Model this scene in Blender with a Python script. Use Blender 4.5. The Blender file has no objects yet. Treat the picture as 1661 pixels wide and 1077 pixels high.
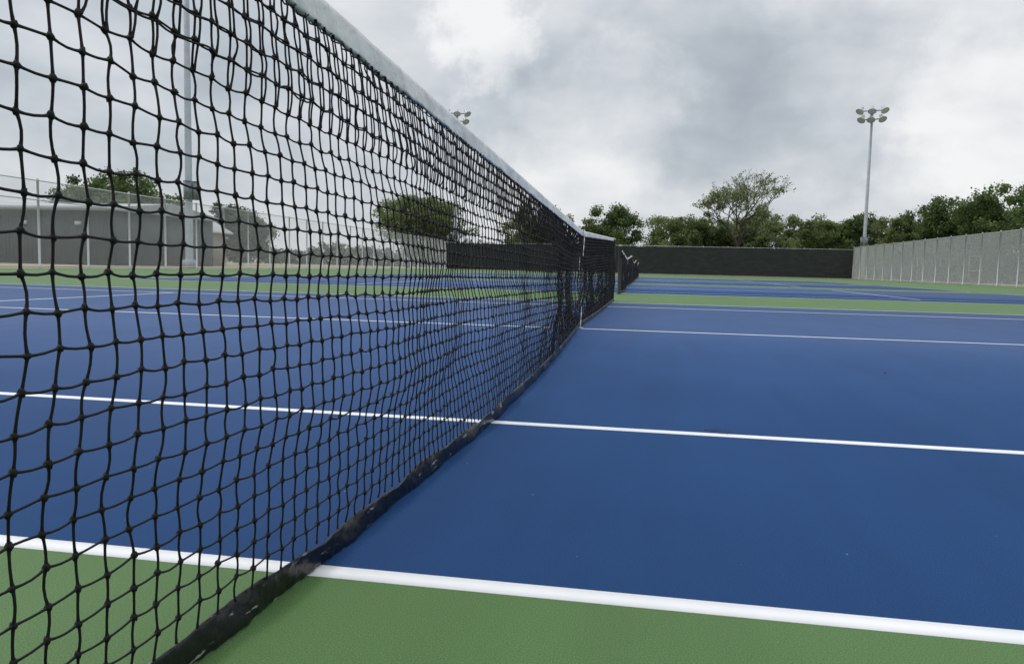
import bpy, math, random
import numpy as np
from mathutils import Matrix, Vector
rng=np.random.default_rng(7); random.seed(7)
scn=bpy.context.scene
scn.view_settings.view_transform='Standard'; scn.view_settings.look='None'; scn.view_settings.exposure=0

# ---------------------------------------------------------------- helpers
def mk_mesh(name,verts,faces,mat=None,smooth=False):
    me=bpy.data.meshes.new(name)
    v=np.asarray(verts,dtype=np.float32).reshape(-1,3)
    if not isinstance(faces,list): faces=[faces]
    faces=[np.asarray(f,dtype=np.int32) for f in faces if len(f)]
    me.vertices.add(len(v)); me.vertices.foreach_set('co',v.ravel())
    li=np.concatenate([f.ravel() for f in faces])
    tot=np.concatenate([np.full(len(f),f.shape[1],dtype=np.int32) for f in faces])
    st=np.concatenate([[0],np.cumsum(tot)[:-1]]).astype(np.int32)
    me.loops.add(len(li)); me.loops.foreach_set('vertex_index',li)
    me.polygons.add(len(tot)); me.polygons.foreach_set('loop_start',st); me.polygons.foreach_set('loop_total',tot)
    if smooth: me.polygons.foreach_set('use_smooth',np.ones(len(tot),dtype=bool))
    me.update(calc_edges=True); me.validate()
    if mat: me.materials.append(mat)
    return me
def add(name,me,parent=None,loc=(0,0,0),**kw):
    o=bpy.data.objects.new(name,me); scn.collection.objects.link(o)
    o.location=loc
    if parent: o.parent=parent
    for k,v in kw.items(): o[k]=v
    return o
def empty(name,loc,**kw):
    o=add(name,None,None,loc,**kw); o.empty_display_size=0.3; return o
class MB:   # mesh accumulator
    def __init__(s): s.v=[];s.f={};s.n=0
    def put(s,v,f):
        v=np.asarray(v,float).reshape(-1,3); f=np.asarray(f,int)
        s.f.setdefault(f.shape[1],[]).append(f+s.n); s.v.append(v); s.n+=len(v)
    def box(s,a,b,rot=None,org=(0,0,0)):
        x0,y0,z0=a;x1,y1,z1=b
        v=np.array([[x0,y0,z0],[x1,y0,z0],[x1,y1,z0],[x0,y1,z0],[x0,y0,z1],[x1,y0,z1],[x1,y1,z1],[x0,y1,z1]],float)
        if rot is not None: v=v@np.array(rot).T
        s.put(v+np.array(org),[[0,3,2,1],[4,5,6,7],[0,1,5,4],[1,2,6,5],[2,3,7,6],[3,0,4,7]])
    def quad(s,a,b,c,d): s.put([a,b,c,d],[[0,1,2,3]])
    def slab(s,x0,x1,y0,y1,t):   # thin paint layer: top face and its edges
        s.put([[x0,y0,-t],[x1,y0,-t],[x1,y1,-t],[x0,y1,-t],[x0,y0,0],[x1,y0,0],[x1,y1,0],[x0,y1,0]],[[4,5,6,7],[0,1,5,4],[1,2,6,5],[2,3,7,6],[3,0,4,7]])
    def tubes(s,P,R,k=5,ref=(1,0,0),caps=False,closed_v=None):
        P=np.asarray(P,float); M,N,_=P.shape; R=np.broadcast_to(np.asarray(R,float),(M,N))
        T=np.gradient(P,axis=1); T/=np.linalg.norm(T,axis=2,keepdims=True)+1e-12
        n1=np.cross(T,np.array(ref,float)); n1/=np.linalg.norm(n1,axis=2,keepdims=True)+1e-12
        n2=np.cross(T,n1)
        a=np.arange(k)*2*np.pi/k
        V=P[:,:,None,:]+R[:,:,None,None]*(np.cos(a)[None,None,:,None]*n1[:,:,None,:]+np.sin(a)[None,None,:,None]*n2[:,:,None,:])
        idx=np.arange(M*N*k).reshape(M,N,k); nx=np.roll(idx,-1,axis=2)
        F=np.stack([idx[:,:-1],nx[:,:-1],nx[:,1:],idx[:,1:]],axis=-1).reshape(-1,4)
        base=s.n; s.put(V,F)
        if caps:
            s.f.setdefault(k,[]).append(idx[:,0,:][:, ::-1].reshape(-1,k)+base)
            s.f.setdefault(k,[]).append(idx[:,-1,:].reshape(-1,k)+base)
    def lathe(s,prof,k=16,M=None):
        pr=np.array(prof,float); n=len(pr); a=np.arange(k)*2*np.pi/k
        V=np.stack([pr[:,None,0]*np.cos(a),pr[:,None,0]*np.sin(a),np.repeat(pr[:,1:2],k,1)],axis=-1)
        V=V.reshape(-1,3)
        if M is not None: V=V@np.array(M.to_3x3()).T+np.array(M.translation)
        idx=np.arange(n*k).reshape(n,k); nx=np.roll(idx,-1,1)
        s.put(V,np.stack([idx[:-1],nx[:-1],nx[1:],idx[1:]],-1).reshape(-1,4))
    def mesh(s,name,mat,smooth=False):
        return mk_mesh(name,np.concatenate(s.v),[np.concatenate(f) for f in s.f.values()],mat,smooth)

# ---------------------------------------------------------------- materials
class NT:
    def __init__(s,tree): s.t=tree; s.n=tree.nodes; s.l=tree.links
    def new(s,t,**kw):
        n=s.n.new(t)
        for k,v in kw.items():
            if k.startswith('i_'):
                n.inputs[int(k[2:]) if k[2:].isdigit() else k[2:].replace('_',' ')].default_value=v
            else: setattr(n,k,v)
        return n
    def link(s,a,b): s.l.new(a,b)
def ramp(nt,stops,fac):
    r=nt.new('ShaderNodeValToRGB'); e=r.color_ramp.elements
    while len(e)<len(stops): e.new(0.5)
    for i,(p,c) in enumerate(stops):
        e[i].position=p; e[i].color=(c if len(c)==4 else tuple(c)+(1,))
    nt.link(fac,r.inputs[0]); return r
def mat(name,col,rough=0.6,metal=0,noise=None,bump=None,spec=0.5):
    m=bpy.data.materials.new(name); m.use_nodes=True; nt=NT(m.node_tree)
    b=nt.n['Principled BSDF']; b.inputs['Roughness'].default_value=rough; b.inputs['Metallic'].default_value=metal
    b.inputs['Specular IOR Level'].default_value=spec
    tc=nt.new('ShaderNodeTexCoord')
    rgb=nt.new('ShaderNodeRGB'); rgb.outputs[0].default_value=tuple(col)+(1,); cur=rgb.outputs[0]
    for (sc,c2,lo,hi) in (noise or []):
        t=nt.new('ShaderNodeTexNoise',i_Detail=6.0,i_Roughness=0.6); t.inputs['Scale'].default_value=1
        mp=nt.new('ShaderNodeMapping'); mp.inputs['Scale'].default_value=sc if isinstance(sc,tuple) else (sc,)*3
        nt.link(tc.outputs['Object'],mp.inputs[0]); nt.link(mp.outputs[0],t.inputs['Vector'])
        mr=nt.new('ShaderNodeMapRange'); mr.inputs[1].default_value=lo; mr.inputs[2].default_value=hi
        nt.link(t.outputs[0],mr.inputs[0])
        mx=nt.new('ShaderNodeMix',data_type='RGBA'); nt.link(mr.outputs[0],mx.inputs[0]); nt.link(cur,mx.inputs[6]); mx.inputs[7].default_value=tuple(c2)+(1,)
        cur=mx.outputs[2]
    nt.link(cur,b.inputs['Base Color'])
    if bump:
        t=nt.new('ShaderNodeTexNoise',i_Detail=5.0); t.inputs['Scale'].default_value=bump[0]
        nt.link(tc.outputs['Object'],t.inputs['Vector'])
        bp=nt.new('ShaderNodeBump'); bp.inputs['Strength'].default_value=bump[1]; bp.inputs['Distance'].default_value=bump[2]
        nt.link(t.outputs[0],bp.inputs['Height']); nt.link(bp.outputs[0],b.inputs['Normal'])
    return m
def court_mat(name,c1,c2,cdust):
    m=bpy.data.materials.new(name); m.use_nodes=True; nt=NT(m.node_tree); b=nt.n['Principled BSDF']
    b.inputs['Roughness'].default_value=0.65; b.inputs['Specular IOR Level'].default_value=0.3
    tc=nt.new('ShaderNodeTexCoord')
    def noise(sc,det=5):
        t=nt.new('ShaderNodeTexNoise',i_Detail=float(det),i_Roughness=0.6); mp=nt.new('ShaderNodeMapping')
        mp.inputs['Scale'].default_value=sc if isinstance(sc,tuple) else (sc,)*3
        nt.link(tc.outputs['Object'],mp.inputs[0]); nt.link(mp.outputs[0],t.inputs['Vector']); t.inputs['Scale'].default_value=1; return t.outputs[0]
    r=ramp(nt,[(0.3,c1),(0.7,c2)],noise(0.9))
    mx=nt.new('ShaderNodeMix',data_type='RGBA',blend_type='MULTIPLY'); mx.inputs[0].default_value=1
    r2=ramp(nt,[(0.3,(0.93,0.93,0.935)),(0.7,(1.06,1.06,1.05))],noise((5,0.35,1)))
    nt.link(r.outputs[0],mx.inputs[6]); nt.link(r2.outputs[0],mx.inputs[7])
    mx2=nt.new('ShaderNodeMix',data_type='RGBA',blend_type='MULTIPLY'); mx2.inputs[0].default_value=1
    g=noise(430,2); r3=ramp(nt,[(0.3,(0.58,0.58,0.60)),(0.7,(1.45,1.45,1.4))],g)
    nt.link(mx.outputs[2],mx2.inputs[6]); nt.link(r3.outputs[0],mx2.inputs[7])
    cur=mx2.outputs[2]
    for (vs,r0,th,am) in ((9,.028,.72,.5),(23,.040,.80,.4)):
        v=nt.new('ShaderNodeTexVoronoi',feature='F1'); v.inputs['Scale'].default_value=vs; nt.link(tc.outputs['Object'],v.inputs['Vector'])
        sp=nt.new('ShaderNodeMapRange'); sp.inputs[1].default_value=r0; sp.inputs[2].default_value=r0*.55; nt.link(v.outputs['Distance'],sp.inputs[0])
        sel=nt.new('ShaderNodeSeparateColor'); nt.link(v.outputs['Color'],sel.inputs[0])
        gt=nt.new('ShaderNodeMath',operation='GREATER_THAN'); gt.inputs[1].default_value=th; nt.link(sel.outputs[0],gt.inputs[0])
        mu=nt.new('ShaderNodeMath',operation='MULTIPLY'); nt.link(sp.outputs[0],mu.inputs[0]); nt.link(gt.outputs[0],mu.inputs[1])
        mu2=nt.new('ShaderNodeMath',operation='MULTIPLY'); nt.link(mu.outputs[0],mu2.inputs[0]); mu2.inputs[1].default_value=am
        mx3=nt.new('ShaderNodeMix',data_type='RGBA'); nt.link(mu2.outputs[0],mx3.inputs[0]); nt.link(cur,mx3.inputs[6]); mx3.inputs[7].default_value=tuple(cdust)+(1,)
        cur=mx3.outputs[2]
    nt.link(cur,b.inputs['Base Color'])
    bp=nt.new('ShaderNodeBump'); bp.inputs['Strength'].default_value=0.35; bp.inputs['Distance'].default_value=0.0012
    nt.link(g,bp.inputs['Height']); nt.link(bp.outputs[0],b.inputs['Normal'])
    return m
def leaf_mat(name,dark,light,trans=0.3):
    m=bpy.data.materials.new(name); m.use_nodes=True; nt=NT(m.node_tree); b=nt.n['Principled BSDF']
    b.inputs['Roughness'].default_value=0.6; b.inputs['Specular IOR Level'].default_value=0.25
    g=nt.new('ShaderNodeNewGeometry'); tc=nt.new('ShaderNodeTexCoord')
    t=nt.new('ShaderNodeTexNoise',i_Detail=2.0); t.inputs['Scale'].default_value=0.55; nt.link(tc.outputs['Object'],t.inputs['Vector'])
    mr=nt.new('ShaderNodeMapRange'); mr.inputs[1].default_value=.35; mr.inputs[2].default_value=.65; nt.link(t.outputs[0],mr.inputs[0])
    ad=nt.new('ShaderNodeMath',operation='ADD'); nt.link(mr.outputs[0],ad.inputs[0]); nt.link(g.outputs['Random Per Island'],ad.inputs[1])
    hf=nt.new('ShaderNodeMath',operation='MULTIPLY'); hf.inputs[1].default_value=.5; nt.link(ad.outputs[0],hf.inputs[0])
    r=ramp(nt,[(0.1,dark),(0.9,light)],hf.outputs[0]); nt.link(r.outputs[0],b.inputs['Base Color'])
    tr=nt.new('ShaderNodeBsdfTranslucent'); nt.link(r.outputs[0],tr.inputs[0])
    ms=nt.new('ShaderNodeMixShader'); ms.inputs[0].default_value=trans
    nt.link(b.outputs[0],ms.inputs[1]); nt.link(tr.outputs[0],ms.inputs[2]); nt.link(ms.outputs[0],nt.n['Material Output'].inputs[0])
    return m
M_blue=court_mat('blue_acrylic',(0.0085,0.055,0.180),(0.0115,0.066,0.208),(0.5,0.55,0.6))
M_green=court_mat('green_acrylic',(0.072,0.148,0.046),(0.082,0.165,0.052),(0.45,0.5,0.4))
M_line=mat('white_line_paint',(0.82,0.82,0.82),0.75,noise=[(9,(0.77,0.78,0.79),.45,.75)],spec=.2)
M_grass=mat('dry_grass',(0.15,0.17,0.075),0.9,noise=[(0.12,(0.33,0.28,0.17),.36,.52),(1.3,(0.24,0.22,0.12),.45,.7)],bump=(8,.6,.1))
M_cord=mat('black_cord',(0.006,0.006,0.007),0.6,noise=[(40,(0.014,0.014,0.016),.5,.8)],bump=(900,.5,.001),spec=.25)
M_tape=mat('white_vinyl_tape',(0.86,0.855,0.845),0.7,noise=[((34,9,30),(0.66,0.665,0.67),.47,.68),(110,(0.52,0.52,0.53),.60,.74)],bump=(55,.5,.004),spec=.25)
M_strap=mat('white_strap',(0.8,0.8,0.78),0.6,noise=[(30,(0.6,0.6,0.58),.5,.8)])
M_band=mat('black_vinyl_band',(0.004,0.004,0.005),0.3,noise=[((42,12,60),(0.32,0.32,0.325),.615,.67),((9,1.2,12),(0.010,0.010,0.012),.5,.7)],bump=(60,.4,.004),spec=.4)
M_post=mat('black_post_paint',(0.012,0.016,0.016),0.5,noise=[(12,(0.03,0.035,0.034),.55,.8)],spec=.3)
M_brass=mat('yellowed_brass',(0.42,0.33,0.15),0.4,0.3,noise=[(30,(0.3,0.24,0.1),.4,.7)])
M_galv=mat('galvanised_steel',(0.55,0.57,0.58),0.5,0.1,noise=[(9,(0.47,0.49,0.50),.4,.7)])
M_wire=mat('galvanised_wire',(0.74,0.76,0.78),0.55,0.0,noise=[(2,(0.66,0.68,0.70),.4,.7)])
M_pole=mat('grey_pole_metal',(0.33,0.37,0.40),0.5,0.2,noise=[(2.5,(0.27,0.30,0.33),.4,.7)])
M_lamp=mat('lamp_aluminium',(0.5,0.52,0.54),0.35,0.3,noise=[(6,(0.4,0.42,0.44),.4,.7)])
M_glass=mat('lamp_glass',(0.62,0.64,0.66),0.15,0,noise=[(4,(0.5,0.52,0.54),.4,.7)])
M_cab=mat('cabinet_grey',(0.22,0.25,0.27),0.5,0.2,noise=[(5,(0.17,0.19,0.2),.4,.7)])
M_screen=mat('black_windscreen_fabric',(0.020,0.025,0.024),0.85,noise=[((.8,1,2.5),(0.034,0.040,0.038),.42,.7)],bump=(3,.3,.05))
M_bark=mat('bark',(0.085,0.078,0.068),0.9,noise=[((6,6,1.5),(0.05,0.045,0.04),.4,.65)],bump=(12,.7,.05))
M_wall=mat('dark_slate_metal_cladding',(0.036,0.048,0.052),0.6,noise=[(1.2,(0.052,0.065,0.07),.4,.7)])
M_roof=mat('pale_metal_roof',(0.36,0.38,0.40),0.5,0.2,noise=[(1,(0.30,0.32,0.34),.4,.7)])
M_trim=mat('pale_trim',(0.6,0.6,0.58),0.6,noise=[(3,(0.5,0.5,0.48),.4,.7)])
M_beige=mat('beige_siding',(0.30,0.28,0.24),0.7,noise=[(2,(0.25,0.23,0.2),.4,.7)])
M_glassd=mat('dark_window_glass',(0.03,0.035,0.04),0.12,noise=[(2,(0.05,0.055,0.06),.4,.7)])
M_leafA=leaf_mat('dark_foliage',(0.055,0.092,0.030),(0.15,0.215,0.068),.38)
M_leafB=leaf_mat('fresh_foliage',(0.11,0.15,0.055),(0.26,0.31,0.125),.45)
M_leafC=leaf_mat('distant_foliage',(0.075,0.095,0.06),(0.14,0.17,0.105))
M_under=leaf_mat('undergrowth_foliage',(0.06,0.085,0.04),(0.10,0.13,0.06))
M_dry=mat('dry_twig',(0.05,0.043,0.035),0.8,noise=[(60,(0.03,0.026,0.02),.4,.7)])

# ---------------------------------------------------------------- camera
F=1250.0
V1=Vector((217.5,100.5,-F)).normalized(); V2=Vector((-7312,278,-F)).normalized()
Xc=-V2; Zc=Xc.cross(V1).normalized(); Xc=V1.cross(Zc).normalized()
R=Matrix((Xc,V1,Zc))
cam=bpy.data.cameras.new('camera'); co=bpy.data.objects.new('camera',cam); scn.collection.objects.link(co)
cam.sensor_width=36; cam.lens=F/1661*36; cam.clip_end=6000; cam.clip_start=0.02
M4=R.to_4x4(); M4.translation=(0,0,0.55); co.matrix_world=M4
scn.camera=co

# ---------------------------------------------------------------- world / sky
w=bpy.data.worlds.new('World'); scn.world=w; w.use_nodes=True; nt=NT(w.node_tree)
bg=nt.n['Background']
SUN_EL=math.radians(52); SUN_AZ=math.radians(-62)
sky=nt.new('ShaderNodeTexSky'); sky.sky_type='NISHITA'; sky.sun_disc=False; sky.sun_elevation=SUN_EL; sky.sun_rotation=SUN_AZ
tc=nt.new('ShaderNodeTexCoord')
nrm=nt.new('ShaderNodeVectorMath',operation='NORMALIZE'); nt.link(tc.outputs['Generated'],nrm.inputs[0])
sx=nt.new('ShaderNodeSeparateXYZ'); nt.link(nrm.outputs[0],sx.inputs[0])
def m2(op,a,b):
    n=nt.new('ShaderNodeMath',operation=op)
    for i,q in enumerate((a,b)):
        if isinstance(q,(int,float)): n.inputs[i].default_value=q
        elif q is not None: nt.link(q,n.inputs[i])
    return n.outputs[0]
zz=m2('ADD',m2('MAXIMUM',sx.outputs[2],0.0),0.2)
cb=nt.new('ShaderNodeCombineXYZ'); nt.link(m2('DIVIDE',sx.outputs[0],zz),cb.inputs[0]); nt.link(m2('DIVIDE',sx.outputs[1],zz),cb.inputs[1]); cb.inputs[2].default_value=3.7
n1=nt.new('ShaderNodeTexNoise',i_Detail=5.0,i_Roughness=0.45,i_Distortion=0.3); n1.inputs['Scale'].default_value=0.9; nt.link(cb.outputs[0],n1.inputs['Vector'])
n2=nt.new('ShaderNodeTexNoise',i_Detail=7.0,i_Roughness=0.50,i_Distortion=0.2); n2.inputs['Scale'].default_value=7.0
mpn=nt.new('ShaderNodeMapping'); mpn.inputs['Scale'].default_value=(1,1,2.0); nt.link(nrm.outputs[0],mpn.inputs[0]); nt.link(mpn.outputs[0],n2.inputs['Vector'])
n3=nt.new('ShaderNodeTexNoise',i_Detail=7.0,i_Roughness=0.6); n3.inputs['Scale'].default_value=7; nt.link(nrm.outputs[0],n3.inputs['Vector'])
sb=nt.new('ShaderNodeVectorMath',operation='SUBTRACT'); nt.link(n3.outputs['Color'],sb.inputs[0]); sb.inputs[1].default_value=(.5,.5,.5)
sc=nt.new('ShaderNodeVectorMath',operation='SCALE'); nt.link(sb.outputs[0],sc.inputs[0]); sc.inputs['Scale'].default_value=0.26
ds=nt.new('ShaderNodeVectorMath',operation='ADD'); nt.link(nrm.outputs[0],ds.inputs[0]); nt.link(sc.outputs[0],ds.inputs[1])
dn=nt.new('ShaderNodeVectorMath',operation='NORMALIZE'); nt.link(ds.outputs[0],dn.inputs[0])
val=m2('ADD',m2('MULTIPLY',n1.outputs[0],0.45),m2('MULTIPLY',n2.outputs[0],0.65))
val=m2('ADD',val,0.015)
masses=[((-.2295,1.0023,.285),2.8,.31),((-.0683,1.022,.175),5,.22),((.09,1.049,.225),8,-.13),((-.03,1.0369,.34),9,-.10),
        ((.443,1.113,.2163),4.5,.21),((.33,1.106,.38),7,.10),((-.6765,.9206,.2136),14,-.05),((.03,1.03,.07),5,.06),((.25,1.08,.12),6,.04),((-.5,.95,.42),9,-.05),((.24,1.07,.24),5,-.09),((.12,1.07,.42),4,.06),((-.4,.98,.2),6,.04)]
for d,deg,wt in masses:
    v=Vector(d).normalized()
    dt=nt.new('ShaderNodeVectorMath',operation='DOT_PRODUCT'); nt.link(dn.outputs[0],dt.inputs[0]); dt.inputs[1].default_value=v
    mr=nt.new('ShaderNodeMapRange',interpolation_type='SMOOTHERSTEP'); mr.inputs[1].default_value=math.cos(math.radians(deg*1.7)); mr.inputs[2].default_value=1.0
    nt.link(dt.outputs['Value'],mr.inputs[0]); val=m2('ADD',val,m2('MULTIPLY',mr.outputs[0],wt))
cr=ramp(nt,[(0.22,(0.38,0.425,0.475)),(0.38,(0.48,0.528,0.575)),(0.50,(0.595,0.635,0.675)),(0.66,(0.76,0.78,0.805)),(0.85,(0.94,0.94,0.94))],val)
skym=nt.new('ShaderNodeVectorMath',operation='SCALE'); nt.link(sky.outputs[0],skym.inputs[0]); skym.inputs['Scale'].default_value=0.10
mx=nt.new('ShaderNodeMix',data_type='RGBA'); mx.inputs[0].default_value=0.06; nt.link(cr.outputs[0],mx.inputs[6]); nt.link(skym.outputs[0],mx.inputs[7])
zr=nt.new('ShaderNodeMapRange',interpolation_type='SMOOTHSTEP'); zr.inputs[1].default_value=0.40; zr.inputs[2].default_value=0.95; zr.inputs[3].default_value=1.0; zr.inputs[4].default_value=2.0
nt.link(sx.outputs[2],zr.inputs[0])
fin=nt.new('ShaderNodeVectorMath',operation='SCALE'); nt.link(mx.outputs[2],fin.inputs[0]); nt.link(zr.outputs[0],fin.inputs['Scale'])
nt.link(fin.outputs[0],bg.inputs[0]); bg.inputs[1].default_value=1.0
sun=bpy.data.lights.new('sun','SUN'); sun.energy=0.8; sun.angle=math.radians(16); sun.color=(1,.97,.93)
so=bpy.data.objects.new('sun',sun); scn.collection.objects.link(so)
sd=Vector((math.sin(SUN_AZ)*math.cos(SUN_EL),math.cos(SUN_AZ)*math.cos(SUN_EL),math.sin(SUN_EL)))
so.rotation_euler=sd.to_track_quat('Z','Y').to_euler(); so.location=(0,0,30)

# ---------------------------------------------------------------- ground and courts
b=MB(); b.quad((-2500,-2500,0),(2500,-2500,0),(2500,2500,0),(-2500,2500,0))
add('ground',b.mesh('ground',M_grass),loc=(0,0,-.012),kind='structure')
b=MB(); b.quad((-25.6,-25,0),(24.4,-25,0),(24.4,97,0),(-25.6,97,0))
add('court_pavement',b.mesh('court_pavement',M_green),kind='structure')
NX=-0.58; CYS=[7.06,24.0,38.4,52.8]; W=.050; DD=5.797; SS=4.41; SV=7.0; BL=13.0; PO=6.6
bb=MB(); bb.slab(-BL-W/2+.002,BL+W/2-.002,-DD-W/2+.002,DD+W/2-.002,.0004); me_blue=bb.mesh('court_surface',M_blue)
lm=MB()
def rect(x0,x1,y0,y1): lm.slab(x0,x1,y0,y1,.0008)
h=W/2
for s in (-1,1):
    rect(-BL-h,BL+h,s*DD-h,s*DD+h)
    rect(-BL+h,BL-h,s*SS-h,s*SS+h)
    rect(s*BL-h,s*BL+h,-DD+h,DD-h)
    rect(s*SV-h,s*SV+h,-SS+h,SS-h)
rect(-SV+h,SV-h,-h,h)
for s in (-1,1): rect(min(s*(BL-h),s*(BL-h-.1)),max(s*(BL-h),s*(BL-h-.1)),-h,h)
me_line=lm.mesh('court_markings',M_line)
for cy in CYS:
    add('court_surface',me_blue,loc=(NX,cy,.0005),kind='structure')
    add('court_markings',me_line,loc=(NX,cy,.0009),kind='structure')

# ---------------------------------------------------------------- tennis nets
def sines(y,seed,lams,amps):
    r=np.random.default_rng(seed); o=0
    for l,a in zip(lams,amps): o=o+a*np.sin(2*np.pi*y/l+r.uniform(0,6.28))
    return o
def ztop(yl):
    a=np.abs(yl)/PO
    return .888+np.where(yl<0,.142,.20)*a
BX_Y=np.array([-6.7,-6.14,-5.77,-4.42,-3.3,-2.2,-1.0,0,1.5,3,6.7])
BX_X=np.array([-.02,-.002,.024,.070,.070,.056,.022,-.016,.012,.032,.04])
def xbot(yl): return np.interp(yl,BX_Y,BX_X)
def build_net(detail):
    out={}
    m=25
    n=int(2*PO/.041) if detail else int(2*PO/.046)
    yl=np.linspace(-PO+.05,PO-.05,n+1); sub=4 if detail else 1
    t=np.linspace(0,1,m+1)
    Yg,Tg=np.meshgrid(yl,t,indexing='ij')
    zt=ztop(Yg)-.048; zb=.050
    Z=zt+(zb-zt)*Tg
    X=xbot(Yg)*Tg**1.3
    env=np.sin(np.pi*Tg)
    X=X+env*sines(Yg+.3*Tg,3,[3.1,1.3,.55],[.026,.010,.004])
    X=X+env*.030*np.exp(-((Yg+3.2)/1.6)**2)
    X=X+.012*np.exp(-(Yg/.5)**2)*np.sin(Yg*42+Tg*3)*env
    ph=sines(yl,11,[2.3,.9],[1.0,.6])[:,None]
    Yd=Yg+env**.5*(.0055*np.sin(2*np.pi*Tg*2.3+ph)+.0022*np.sin(2*np.pi*Tg*5.1+1.7*ph))+ .02*Tg*sines(Yg,5,[2.2,.8],[1,.3])
    X=X+env**.5*(.005*np.sin(2*np.pi*Tg*3.1+1.3*ph+1)+.0025*np.cos(2*np.pi*Tg*7+ph))
    jit=(1 if detail else .5)
    inn=(Tg>0)*(Tg<1)
    Yd=Yd+rng.normal(0,.0008*jit,Yd.shape)*inn; Z=Z+rng.normal(0,.0009*jit,Z.shape)*inn
    par=(np.indices(Z.shape).sum(0)%2)*2-1
    Z=Z-.0013*par*inn
    X=X+rng.normal(0,.0009*jit,X.shape)
    G=np.stack([X,Yd,Z],-1)
    nb=MB()
    def strands(G,k,ref,bowdir,amp,bias=0.0,bdir=1,alongaxis=0):
        A=G[:,:-1];B=G[:,1:]; M_,N_,_=A.shape
        u=np.linspace(0,1,sub+1)[:-1]
        P=A[:,:,None,:]+(B-A)[:,:,None,:]*u[None,None,:,None]
        if sub>1:
            alt=((np.indices((M_,N_)).sum(0)%2)*2-1)[:,:,None,None]
            bow=(rng.normal(0,amp,(M_,N_,1,1))+bias*(alt if bdir else 1))*np.sin(np.pi*u)[None,None,:,None]*np.array(bowdir)
            bow2=rng.normal(0,amp,(M_,N_,1,1))*np.sin(np.pi*u)[None,None,:,None]*np.array([1,0,0])
            P=P+bow+bow2
        P=np.concatenate([P.reshape(M_,-1,3),G[:,-1:]],1)
        kk=np.arange(P.shape[1])%sub
        rad=(.00148+.0012*np.clip((P[:,:,1]+4.8)/5,0,1)) if detail else np.full(P.shape[:2],.0027)
        RR=rad*np.where(kk==0,1.4,1.0)[None] if sub>1 else rad
        nb.tubes(P,RR,k,ref)
    kside=6 if detail else 3
    strands(G,kside,(1,0,0),(0,1,0),.0010,.0012)
    Gh=np.swapaxes(G,0,1)[1:-1]
    strands(Gh,kside,(1,0,0),(0,0,1),.0008,-.0015,0)
    D=G[:,:6].copy(); D[:,1:-1,1]+=rng.normal(.005,.0010,D[:,1:-1,1].shape); D[:,:,0]+=.003
    D[:,1:-1,2]+=rng.normal(0,.0014,D[:,1:-1,2].shape)
    strands(D,kside,(1,0,0),(0,1,0),.0022)
    Dh=np.swapaxes(D,0,1)[1:-1].copy(); Dh[:,:,2]-=.004
    strands(Dh,kside,(1,0,0),(0,0,1),.0018)
    if detail:
        o=np.array([[1,0,0],[-1,0,0],[0,1,0],[0,-1,0],[0,0,1],[0,0,-1]],float)
        tr=[(0,2,4),(2,1,4),(1,3,4),(3,0,4),(2,0,5),(1,2,5),(3,1,5),(0,3,5)]
        vs=[tuple(p) for p in o]; mid={}; ft=[]
        def md(a,b_):
            k_=(min(a,b_),max(a,b_))
            if k_ not in mid:
                p=(np.array(vs[a])+np.array(vs[b_]))/2; p/=np.linalg.norm(p); vs.append(tuple(p)); mid[k_]=len(vs)-1
            return mid[k_]
        for a,b_,c in tr:
            x,y,z=md(a,b_),md(b_,c),md(c,a); ft+=[(a,x,z),(x,b_,y),(z,y,c),(x,y,z)]
        vs=np.array(vs); ft=np.array(ft); K=G[:,1:-1].reshape(-1,3); nk=len(K)
        S=rng.uniform(.0036,.0048,(nk,3)); S[:,2]*=1.15
        nzv=1+rng.normal(0,.12,(nk,len(vs),1))
        V=K[:,None,:]+vs[None]*S[:,None,:]*nzv
        Fk=(ft[None]+(np.arange(nk)*len(vs))[:,None,None]).reshape(-1,3)
        nb.put(V,Fk)
    out['netting']=nb.mesh('netting',M_cord,detail)
    ny=1500 if detail else 160
    y=np.linspace(-PO+.06,PO-.06,ny); zt=ztop(y)
    prof=np.array([(.0022,-.054),(.0036,-.044),(.0040,-.028),(.0048,-.012),(.0045,-.003),(0,.001),(-.0045,-.003),(-.0048,-.012),(-.0040,-.028),(-.0036,-.044),(-.0022,-.054),(-.001,-.048),(.001,-.048)])
    V=np.zeros((ny,len(prof),3)); V[:,:,1]=y[:,None]
    V[:,:,0]=prof[None,:,0]; V[:,:,2]=zt[:,None]+prof[None,:,1]
    for j,(px,pz) in enumerate(prof):
        yy=y+pz*1.2*np.sign(px or 1)
        wob=sines(yy,21+(px>0),[.31,.13,.07,.045],[.0008,.0008,.0006,.0004])*(.3+abs(pz)/.04)
        V[:,j,0]+=np.sign(px)*wob+ .004*(abs(pz)/.06)*sines(y,9,[.9,.4],[1,.6])
        V[:,j,2]+=sines(y,33,[.5,.21,.1],[.0012,.0012,.0008])*(abs(pz)/.06)
    k=len(prof); idx=np.arange(ny*k).reshape(ny,k); nx=np.roll(idx,-1,1)
    tb=MB(); tb.put(V,np.stack([idx[:-1],nx[:-1],nx[1:],idx[1:]],-1).reshape(-1,4))
    out['head_tape']=tb.mesh('head_tape',M_tape,True)
    nl=int(2*PO/.012) if detail else int(2*PO/.05)
    yy=np.linspace(-PO+.06,PO-.06,nl); a=2*np.pi*yy/(.048 if detail else .3)
    P=np.stack([.006*np.cos(a),yy,ztop(yy)-.053+.005*np.sin(a)],-1)[None]
    lb=MB(); lb.tubes(P,.0015,5 if detail else 3,(0,0,1)); out['lacing_cord']=lb.mesh('lacing_cord',M_cord,True)
    ny=1800 if detail else 160; y=np.linspace(-PO+.06,PO-.06,ny); k=20; a=np.arange(k)*2*np.pi/k
    V=np.zeros((ny,k,3)); V[:,:,1]=y[:,None]
    hh=.0235+sines(y,51,[.9,.37,.13],[.0020,.0014,.0006])
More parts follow.
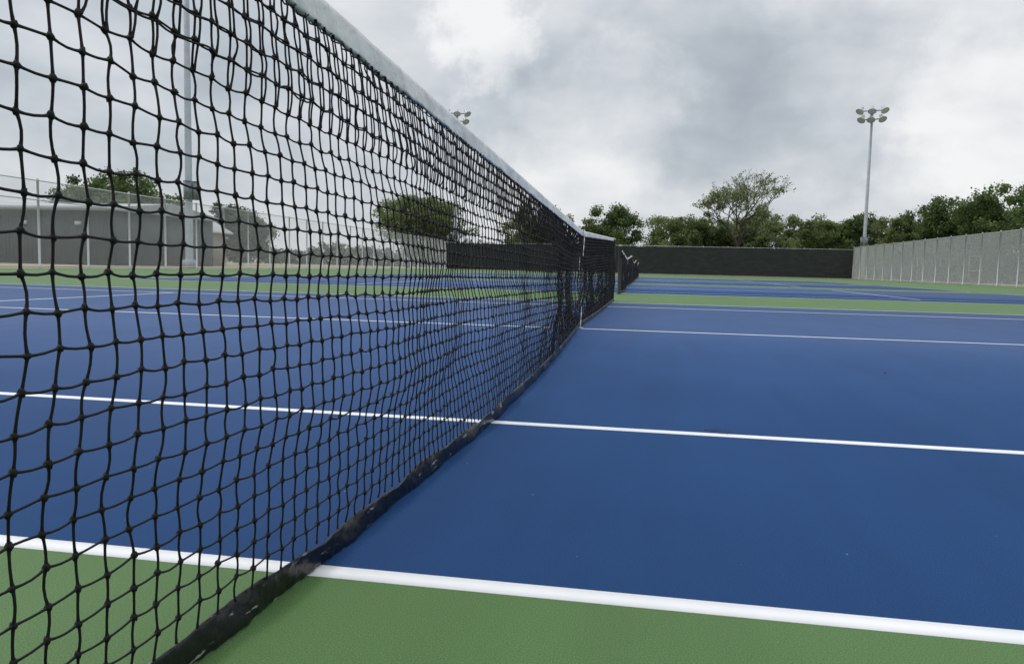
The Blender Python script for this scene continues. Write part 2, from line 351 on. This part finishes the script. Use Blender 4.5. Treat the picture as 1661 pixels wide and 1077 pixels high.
    cx=xbot(y)-.006
    ca,sa=np.cos(a),np.sin(a)
    V[:,:,0]=cx[:,None]+.0065*(np.sign(ca)*np.abs(ca)**.8)[None]*(1-.35*sa[None])
    V[:,:,2]=hh[:,None]+hh[:,None]*(np.sign(sa)*np.abs(sa)**.9)[None]*.98
    if detail:
        cr_=np.zeros((ny,k))
        for j in range(k):
            q=y+.05*sa[j]+.02*math.sin(3*a[j])
            for (lam,am,sl,pp) in ((.17,.0009,1.1,.3),(.11,.0009,-1.7,1.9),(.067,.0010,2.3,4.),(.041,.0007,-3.1,.9)):
                w_=np.sin(2*np.pi*q/lam+sl*sa[j]*2+pp+1.5*np.sin(y*5.3+pp))
                cr_[:,j]+=am*(1-2*np.abs(w_)**.7)*.8
        amp_=.55+.45*np.sin(y*2.1+1)
        V[:,:,0]+=cr_*ca[None]*amp_[:,None]*1.3+.004*sines(y,71,[.45,.19],[1,.5])[:,None]*sa[None]; V[:,:,2]+=cr_*sa[None]*.7*amp_[:,None]
    V[:,:,2]=np.maximum(V[:,:,2],.0005)
    idx=np.arange(ny*k).reshape(ny,k); nx=np.roll(idx,-1,1)
    tb=MB(); tb.put(V,np.stack([idx[:-1],nx[:-1],nx[1:],idx[1:]],-1).reshape(-1,4))
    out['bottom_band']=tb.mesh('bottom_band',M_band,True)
    sb_=MB(); zc=.888
    for sx_,zs in ((-1,np.linspace(.01,zc+.004,14)),(1,np.linspace(.012,zc+.004,14))):
        for i in range(len(zs)-1):
            f=lambda z: sx_*(.014+.003*math.sin(z*9))+xbot(0)*(1-z/zc)+(.005 if (sx_>0 and z<.2) else 0)
            x0,x1=f(zs[i]),f(zs[i+1])
            sb_.put([(x0,-.03,zs[i]),(x0,.03,zs[i]),(x1,.03,zs[i+1]),(x1,-.03,zs[i+1]),(x0+.003*sx_,-.03,zs[i]),(x0+.003*sx_,.03,zs[i]),(x1+.003*sx_,.03,zs[i+1]),(x1+.003*sx_,-.03,zs[i+1])],
                   [[0,1,2,3],[4,7,6,5],[0,4,5,1],[1,5,6,2],[2,6,7,3],[3,7,4,0]])
    sb_.box((-.019,-.0305,zc+.003),(.019,.0305,zc+.009))
    out['centre_strap']=sb_.mesh('centre_strap',M_strap)
    bk=MB(); bk.lathe([(0,0),(.03,0),(.03,.008),(.012,.012),(.010,.02),(0,.021)],14)
    out['strap_anchor']=bk.mesh('strap_anchor',M_galv)
    return out
near=build_net(True); far=build_net(False)
names=['netting','head_tape','lacing_cord','bottom_band','centre_strap','strap_anchor']
pb=MB(); pb.lathe([(0,0),(.045,0),(.045,.02),(.038,.022),(.038,1.04),(.036,1.05),(0,1.05)],20); me_shaft=pb.mesh('shaft',M_post,False)
pb=MB(); pb.lathe([(.0,1.051),(.042,1.051),(.043,1.075),(.03,1.092),(0,1.095)],20); me_cap=pb.mesh('cap',M_brass)
pb=MB(); pb.box((.039,-.022,.80),(.065,.022,.93)); pb.tubes([[(.066,0,.865),(.10,0,.865)]],.008,8,(0,0,1),True); pb.box((.097,-.01,.78),(.107,.01,.875)); me_winch=pb.mesh('winch',M_post)
NETLAB=["black knotted tennis net with white head tape on blue court","black tennis net with white tape stretched across blue court"]
for kk,cy in enumerate(CYS):
    e=empty('tennis_net',(NX,cy,.001),label=NETLAB[0 if kk==0 else 1],category='tennis net',group='tennis nets across the courts')
    src=near if kk==0 else far
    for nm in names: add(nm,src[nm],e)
    for s in (-1,1):
        p=empty('net_post',(NX,cy+s*(PO+.02),0.0),label='dark steel tennis net post standing on green court',category='net post',group='net posts beside the courts')
        add('shaft',me_shaft,p); add('cap',me_cap,p)
        wo=add('winch',me_winch,p); wo.rotation_euler=(0,0,0 if s<0 else math.pi)

tw=[((.255,2.70,.0012),.3,.08),((.29,2.665,.0012),-.5,.05),((1.35,4.6,.0008),.7,.05)]
for (loc,an,L) in tw:
    b=MB(); x=np.linspace(-L/2,L/2,7); P=np.stack([x,.004*np.sin(x*60),.002+.005*np.abs(np.sin(x*45))],-1)[None]
    b.tubes(P,np.linspace(.0016,.0006,7)[None],5,(0,0,1),True)
    b.tubes([[(0,0,.004),(L*.2,L*.15,.014)]],.0008,4,(0,0,1),True); b.tubes([[(-L*.2,0,.004),(L*.0,-L*.16,.016)]],.0008,4,(0,0,1),True)
    o=add('twig',b.mesh('twig',M_dry),loc=loc,label='small dry brown twig lying on the court',category='twig',group='twigs fallen on the court'); o.rotation_euler=(0,0,an)

# ---------------------------------------------------------------- fences
def chain(L,H,sp=.075,r=.0022):
    b=MB(); k=int((L+H)/sp)
    for sgn in (1,-1):
        c=np.arange(k+1)*sp-H
        a0=np.maximum(c,0); z0=a0-c; a1=np.minimum(c+H,L); z1=a1-c
        ok=(z1-z0)>.02; a0,z0,a1,z1=a0[ok],z0[ok],a1[ok],z1[ok]
        if sgn<0: a0,a1=L-a0,L-a1
        P=np.stack([np.stack([np.full_like(a0,sgn*r*.6),a0,z0],-1),np.stack([np.full_like(a0,sgn*r*.6),a1,z1],-1)],1)
        b.tubes(P,r,3,(1,0,0))
    return b
def post_mesh(H,r):
    b=MB(); b.lathe([(0,0),(r*2.2,0),(r*2.2,.03),(r,.05),(r,H),(r*1.25,H),(r*1.25,H+.04),(r*.5,H+.09),(0,H+.1)],10); return b.mesh('post',M_galv,True)
def fence(name,origin,rotz,L,H,step,label,rails,screen=False,sp=.065,r=.0026,pr=.04,gates=()):
    e=empty(name,origin,label=label,category='fence'); e.rotation_euler=(0,0,rotz)
    b=chain(L,H-.06,sp,r); add('chain_mesh',b.mesh('chain_mesh',M_wire),e,(0,0,.03))
    pm=post_mesh(H,pr); n=int(L/step)
    for i in range(n+1): add('post',pm,e,(-pr-.01,min(i*step,L),0))
    rb=MB()
    for z in rails: rb.tubes([[(-.012,0,z),(-.012,L,z)]],.026,6,(1,0,0),True)
    add('rail',rb.mesh('rail',M_galv),e)
    for (a,wd) in gates:
        g=MB(); gh=2.2
        for yy in (a,a+wd): g.tubes([[(.05,yy,.05),(.05,yy,gh)]],.03,8,(1,0,0),True)
        for zz_ in (.08,1.1,gh): g.tubes([[(.05,a,zz_),(.05,a+wd,zz_)]],.025,8,(1,0,0),True)
        add('gate',g.mesh('gate',M_galv),e)
    if screen:
        nx_,nz_=400,10; yy=np.linspace(.05,L-.05,nx_); zz_=np.linspace(.12,H-.12,nz_)
        Yg,Zg=np.meshgrid(yy,zz_,indexing='ij'); Xg=.04+.018*np.sin(Yg*2*np.pi/3.05)*np.sin(Zg*1.1)+.012*np.sin(Yg*1.7+Zg)+.006*np.sin(Yg*5+2*Zg)
        Zg=Zg-.02*np.abs(np.sin(Yg*np.pi/3.05))*(Zg>H-.2)
        V=np.stack([Xg,Yg,Zg],-1); idx=np.arange(nx_*nz_).reshape(nx_,nz_)
        add('windscreen',mk_mesh('windscreen',V,np.stack([idx[:-1,:-1],idx[1:,:-1],idx[1:,1:],idx[:-1,1:]],-1).reshape(-1,4),M_screen,True),e)
    return e
FL,FR,FY=-26.5,25.0,101.0
fence('chain_link_fence',(FL,12,-.012),0,FY-12-.1,3.87,3.05,'tall galvanised chain link fence beside the dry grass',[.1,3.0,3.85],pr=.05,r=.0023,sp=.065)
fence('chain_link_fence',(FR,12,-.012),0,FY-12-.1,3.9,3.05,'tall galvanised chain link fence with gate beside the trees',[.1,3.88],gates=((52,2.2),(66,1.3)),sp=.055,r=.0046,pr=.045)
fence('windscreen_fence',(FL,FY,-.012),-math.pi/2,FR-FL,3.66,3.05,'chain link fence covered with black windscreen fabric behind the courts',[.1,3.64],screen=True,sp=.2,r=.002)

# ---------------------------------------------------------------- floodlight poles
def flood_pole(loc,H,face):
    e=empty('floodlight_pole',loc,label='tall grey steel pole with six floodlights beside fence',category='light pole',group='floodlight poles around the courts'); e.rotation_euler=(0,0,face)
    b=MB(); b.lathe([(0,0),(.42,0),(.42,.5),(.26,.52),(.235,.56),(.14,H),(0,H+.03)],16); add('shaft',b.mesh('shaft',M_pole,True),e)
    for zc_,wd,xs in ((H-.3,1.4,(-1.32,.02,1.32)),(H-1.35,1.2,(-1.12,.10,1.12))):
        b=MB(); b.box((-wd,.10,zc_-.06),(wd,.22,zc_+.06)); b.box((-.2,.0,zc_-.14),(.2,.10,zc_+.14)); add('crossarm',b.mesh('crossarm',M_pole),e)
        for x in xs:
            Mx=Matrix.Translation((x,.30,zc_+.12))@Matrix.Rotation(math.radians(-146),4,'X')@Matrix.Rotation(0.3*x,4,'Y')@Matrix.Scale(1.2,4)
            b=MB(); b.lathe([(0,-.42),(.13,-.42),(.16,-.38),(.16,-.12),(.22,-.05),(.34,.10),(.40,.24),(.42,.27),(.39,.27),(.37,.24)],18,Mx)
            lo=add('floodlight',b.mesh('floodlight',M_lamp,True),e)
            b=MB(); b.lathe([(0,.255),(.2,.252),(.365,.24)],18,Mx); add('lens',b.mesh('lens',M_glass,True),lo)
    for x in (-.42,.12) :
        b=MB(); b.box((x,.26,4.2),(x+.36,.5,5.3)); b.box((x-.015,.24,5.3),(x+.375,.53,5.33)); b.box((x+.05,.5,4.3),(x+.31,.515,5.2)); b.box((x+.1,.1,4.5),(x+.2,.26,4.6)); add('control_cabinet',b.mesh('control_cabinet',M_cab),e)
    return e
flood_pole((27,104,-.012),21.2,math.pi-.25)
flood_pole((-26.6,106,-.012),21.8,math.pi+.25)
flood_pole((-28,44,-.012),21.0,-math.pi/2-.5)

# ---------------------------------------------------------------- buildings
bd=empty('club_building',(-49,54,-.012),label='low dark grey metal building with pale roof behind fence',category='building')
b=MB(); b.box((-13,-6,0),(13,6,3.75))
for i in range(87): x=-12.9+i*.3; b.box((x,-6.03,.05),(x+.05,-6.0,3.7))
add('wall',b.mesh('wall',M_wall),bd)
b=MB(); b.put([(-13.4,-6.5,3.75),(13.4,-6.5,3.75),(13.4,6.5,3.75),(-13.4,6.5,3.75),(-13.4,-6.5,4.0),(13.4,-6.5,4.0),(13.4,6.5,4.0),(-13.4,6.5,4.0),(-13.4,0,4.7),(13.4,0,4.7)],
 [[0,3,2,1],[0,1,5,4],[2,3,7,6],[4,5,9,8],[6,7,8,9]]); b.put([(-13.4,-6.5,3.75),(-13.4,-6.5,4.0),(-13.4,0,4.7),(-13.4,6.5,4.0),(-13.4,6.5,3.75)],[[0,1,2,3,4]]); b.put([(13.4,-6.5,3.75),(13.4,-6.5,4.0),(13.4,0,4.7),(13.4,6.5,4.0),(13.4,6.5,3.75)],[[4,3,2,1,0]])
add('roof',b.mesh('roof',M_roof),bd)
for x in (-9,-4.5,):
    b=MB(); b.box((x,-6.09,0),(x+3.2,-6.04,3.0))
    for i in range(6): b.box((x+.05,-6.11,.1+i*.48),(x+3.15,-6.09,.5+i*.48))
    add('garage_door',b.mesh('garage_door',M_wall),bd)
for x in (5.6,9.9):
    b=MB(); b.box((x,-6.2,2.75),(x+.45,-6.03,3.0)); add('wall_light',b.mesh('wall_light',M_trim),bd)
pv=empty('pavilion',(-41.5,64,-.012),label='small beige pavilion with pale gabled roof behind fence',category='building')
b=MB(); b.box((-2.6,-3,0),(2.6,3,3.1)); b.put([(-2.6,-3,3.1),(2.6,-3,3.1),(0,-3,4.5)],[[0,1,2]]); add('wall',b.mesh('wall',M_beige),pv)
b=MB()
for s in (-1,1): b.put([(s*3.1,-3.5,2.95),(0,-3.5,4.62),(0,3.5,4.62),(s*3.1,3.5,2.95),(s*3.1,-3.5,3.1),(0,-3.5,4.78),(0,3.5,4.78),(s*3.1,3.5,3.1)],[[0,1,2,3],[4,7,6,5],[0,4,5,1],[2,6,7,3],[3,7,4,0]])
add('roof',b.mesh('roof',M_trim),pv)
b=MB(); b.box((-.6,-3.05,0),(.5,-3.002,2.2)); add('door',b.mesh('door',M_wall),pv)
b=MB(); b.box((1.1,-3.05,1),(2.1,-3.002,2)); add('window',b.mesh('window',M_glassd),pv)

# ---------------------------------------------------------------- trees
def branchwork(r,H,spread,depth,trunk_h,r0,b,tips,up=.5,nkids=(3,4),lenf=.72,wob=.12,rk=.6,ts=.62):
    def grow(p,d,L,rad,lv):
        n=5; pts=[p]; dd=d.copy()
        for i in range(n-1):
            dd=dd+r.normal(0,wob,3)+np.array([0,0,.05*up]); dd/=np.linalg.norm(dd); pts.append(pts[-1]+dd*L/(n-1))
        rads=np.linspace(rad,rad*ts,n)
        b.tubes(np.array(pts)[None],rads[None],7 if lv<2 else 4,(.3,.9,.1))
        if lv>=depth: tips.append(pts[-1]); tips.append(pts[2]); return
        k=r.integers(nkids[0],nkids[1]+1)
        for j in range(k):
            a=r.uniform(0,6.28); el=r.uniform(.25,.95)*spread
            side=np.array([math.cos(a),math.sin(a),r.uniform(-.1,.5)]); nd=dd*math.cos(el)+side*math.sin(el); nd[2]+=up*.25; nd/=np.linalg.norm(nd)
            st=pts[-1] if j<2 else pts[r.integers(2,n)]
            grow(st,nd,L*lenf*r.uniform(.8,1.15),rad*rk,lv+1)
    grow(np.array([0,0,-.1]),np.array([r.normal(0,.05),r.normal(0,.05),1.]),trunk_h,r0,0)
def leaves(r,centres,radii,per,size,flat=.75):
    C=np.repeat(np.asarray(centres),per,0); Rr=np.repeat(np.asarray(radii),per)
    n=len(C); d=r.normal(0,1,(n,3)); d/=np.linalg.norm(d,axis=1,keepdims=True)
    rr=Rr*r.uniform(.1,1,n)**.5*(1+.25*r.normal(0,1,n)*.7)
    P=C+d*rr[:,None]*np.array([1,1,flat])
    nrm_=d+r.normal(0,.7,(n,3)); nrm_[:,2]+=.5; nrm_/=np.linalg.norm(nrm_,axis=1,keepdims=True)
    u=np.cross(nrm_,r.normal(0,1,(n,3))); u/=np.linalg.norm(u,axis=1,keepdims=True); v=np.cross(nrm_,u)
    s=size*r.uniform(.5,1.3,(n,1)); u=u*s; v=v*s*.7
    V=np.stack([P-u,P-v*.9,P+u,P+v],1); return V.reshape(-1,3),np.arange(n*4).reshape(n,4)
def tree(x,y,H,rad,seed,matl,label,nclump=60,per=130,size=.15,base=.12,name='tree'):
    r=np.random.default_rng(seed); e=empty(name,(x,y,-.012),label=label,category='tree')
    b=MB(); tips=[]; branchwork(r,H,1.0,2,H*.30,H*.022+.05,b,tips,.6,(3,4),.75)
    c=[];rd=[]
    lobes=[(r.uniform(-.5,.5)*rad,r.uniform(-.5,.5)*rad,H*r.uniform(.38,.70),rad*r.uniform(.42,.62)) for _ in range(8)]
    lobes.append((r.uniform(-.2,.2)*rad,0,H-rad*.46,rad*.48))
    while len(c)<nclump:
        lo=lobes[r.integers(len(lobes))]; d=r.normal(0,1,3); d/=np.linalg.norm(d); q=r.uniform(.25,1)**.5
        p=np.array(lo[:3])+d*lo[3]*q*np.array([1,1,.85])
        if p[2]<H*base or p[2]>H*.98: continue
        c.append(p); rd.append(rad*r.uniform(.10,.24))
    for t in tips:
        if math.hypot(t[0],t[1])<rad and t[2]<H: c.append(t); rd.append(rad*.17)
    for i in range(0,min(24,len(c))):
        s=np.array([0,0,H*r.uniform(.25,.5)]); m_=(s+c[i])/2+r.normal(0,.2,3); b.tubes(np.array([[s,m_,c[i]]]),np.array([[.09,.06,.02]]),4,(.3,.9,.1))
    add('trunk',b.mesh('trunk',M_bark,True),e)
    V,Fc=leaves(r,c,rd,per,size); keep=V.reshape(-1,4,3)[:,:,2].min(1)>.3
    add('crown',mk_mesh('crown',V,Fc[keep],matl),e)
    return e
LA='dense dark green leafy tree behind the court fence'; LB='fresh light green tree with loose open crown'
T=[(-5.3,112,10.1,5.6,M_leafA,LA),(4.4,113,9.0,5.4,M_leafB,LB),(8.2,116,9.2,5.0,M_leafA,LA),(12.0,121,9.2,5.4,M_leafB,LB),(16.0,119,9.8,5.6,M_leafB,LB),(20.6,114,9.2,5.2,M_leafB,LB),
 (24.8,118,8.4,4.8,M_leafB,LB),(28.8,113,9.6,5.0,M_leafA,LA),(33.0,109,9.5,5.2,M_leafB,LB),(35.4,101,10.4,5.6,M_leafA,LA),(37.8,92,11.4,6.0,M_leafA,LA),(39.2,82,10.2,5.8,M_leafA,LA),(41,72,10,5.2,M_leafA,LA),
 (-17,115,10.4,6.2,M_leafB,LB),(-31,112,11.0,6.8,M_leafB,LB),(-36,114,11.6,6.6,M_leafB,LB),(-47.5,85,7.3,5.2,M_leafC,'small grey-green tree beyond the dry grass field'),(-50.0,68,9.0,5.6,M_leafA,'dark green tree rising behind the grey building'),(-54.5,69,9.6,6.0,M_leafA,'dark green tree rising behind the grey building')]
for i,(x,y,H,rd,mm,lb) in enumerate(T):
    tree(x,y,H,rd,100+i*7,mm,lb,nclump=115 if mm is not M_leafB else 110,per=180,size=.155)
e=empty('bare_tree',(13,112,-.012),label='tall nearly bare tree with sparse leaves behind the fence',category='tree')
r=np.random.default_rng(12); b=MB(); tips=[]; branchwork(r,14.5,.95,6,3.4,.22,b,tips,.5,(2,4),.78,.2,.60,.7)
V=np.concatenate(b.v); top=V[:,2].max(); sc_=15.0/top; sw=6.9/np.percentile(np.abs(V[:,:2]),98)
for i in range(len(b.v)): b.v[i]=b.v[i]*np.array([sw,sw,sc_])
add('trunk',b.mesh('trunk',M_bark,True),e)
tp=np.array(tips)*np.array([sw,sw,sc_]); sel=r.random(len(tp))<np.clip(1.9-tp[:,2]/8.5,.2,1)
V,Fc=leaves(r,tp[sel],np.full(sel.sum(),.5),7,.13); add('crown',mk_mesh('crown',V,Fc,M_leafB),e)
r=np.random.default_rng(77); c=[];rd=[]
line=[(-190,90,4.5),(-120,150,5),(-60,185,5.5),(0,190,6),(60,185,7),(110,140,8),(120,60,9)]
for (x0,y0,h0),(x1,y1,h1) in zip(line[:-1],line[1:]):
    L=math.hypot(x1-x0,y1-y0)
    for i in range(int(L*6)):
        t_=r.random(); hx=(h0+(h1-h0)*t_)*(0.75+.2*math.sin(t_*L*.25)+.1*math.sin(t_*L*.9))
        c.append((x0+(x1-x0)*t_+r.normal(0,2),y0+(y1-y0)*t_+r.normal(0,2.5),r.uniform(.02,.95)*hx)); rd.append(r.uniform(1.0,1.8))
V,Fc=leaves(r,c,rd,40,.42); add('woodland',mk_mesh('woodland',V,Fc,M_leafC),kind='stuff',label='distant belt of grey-green woodland beyond the courts',category='woodland')
c=[];rd=[]
for (x0,y0,x1,y1) in [(-30,118,32,116),(32,116,34,104),(34,104,36,60),(36,60,37,36)]:
    L=math.hypot(x1-x0,y1-y0)
    for i in range(int(L*9)):
        t_=r.random(); c.append((x0+(x1-x0)*t_+r.normal(0,.8),y0+(y1-y0)*t_+r.normal(0,.8),r.uniform(.1,4.4)*(.9+.12*math.sin(t_*L*.6)))); rd.append(r.uniform(.5,1.0))
V,Fc=leaves(r,c,rd,60,.18); V=V.copy(); V[:,2]=np.maximum(V[:,2],0); add('undergrowth',mk_mesh('undergrowth',V,Fc,M_under),kind='stuff',label='low green undergrowth along the outside of the fence',category='bushes')
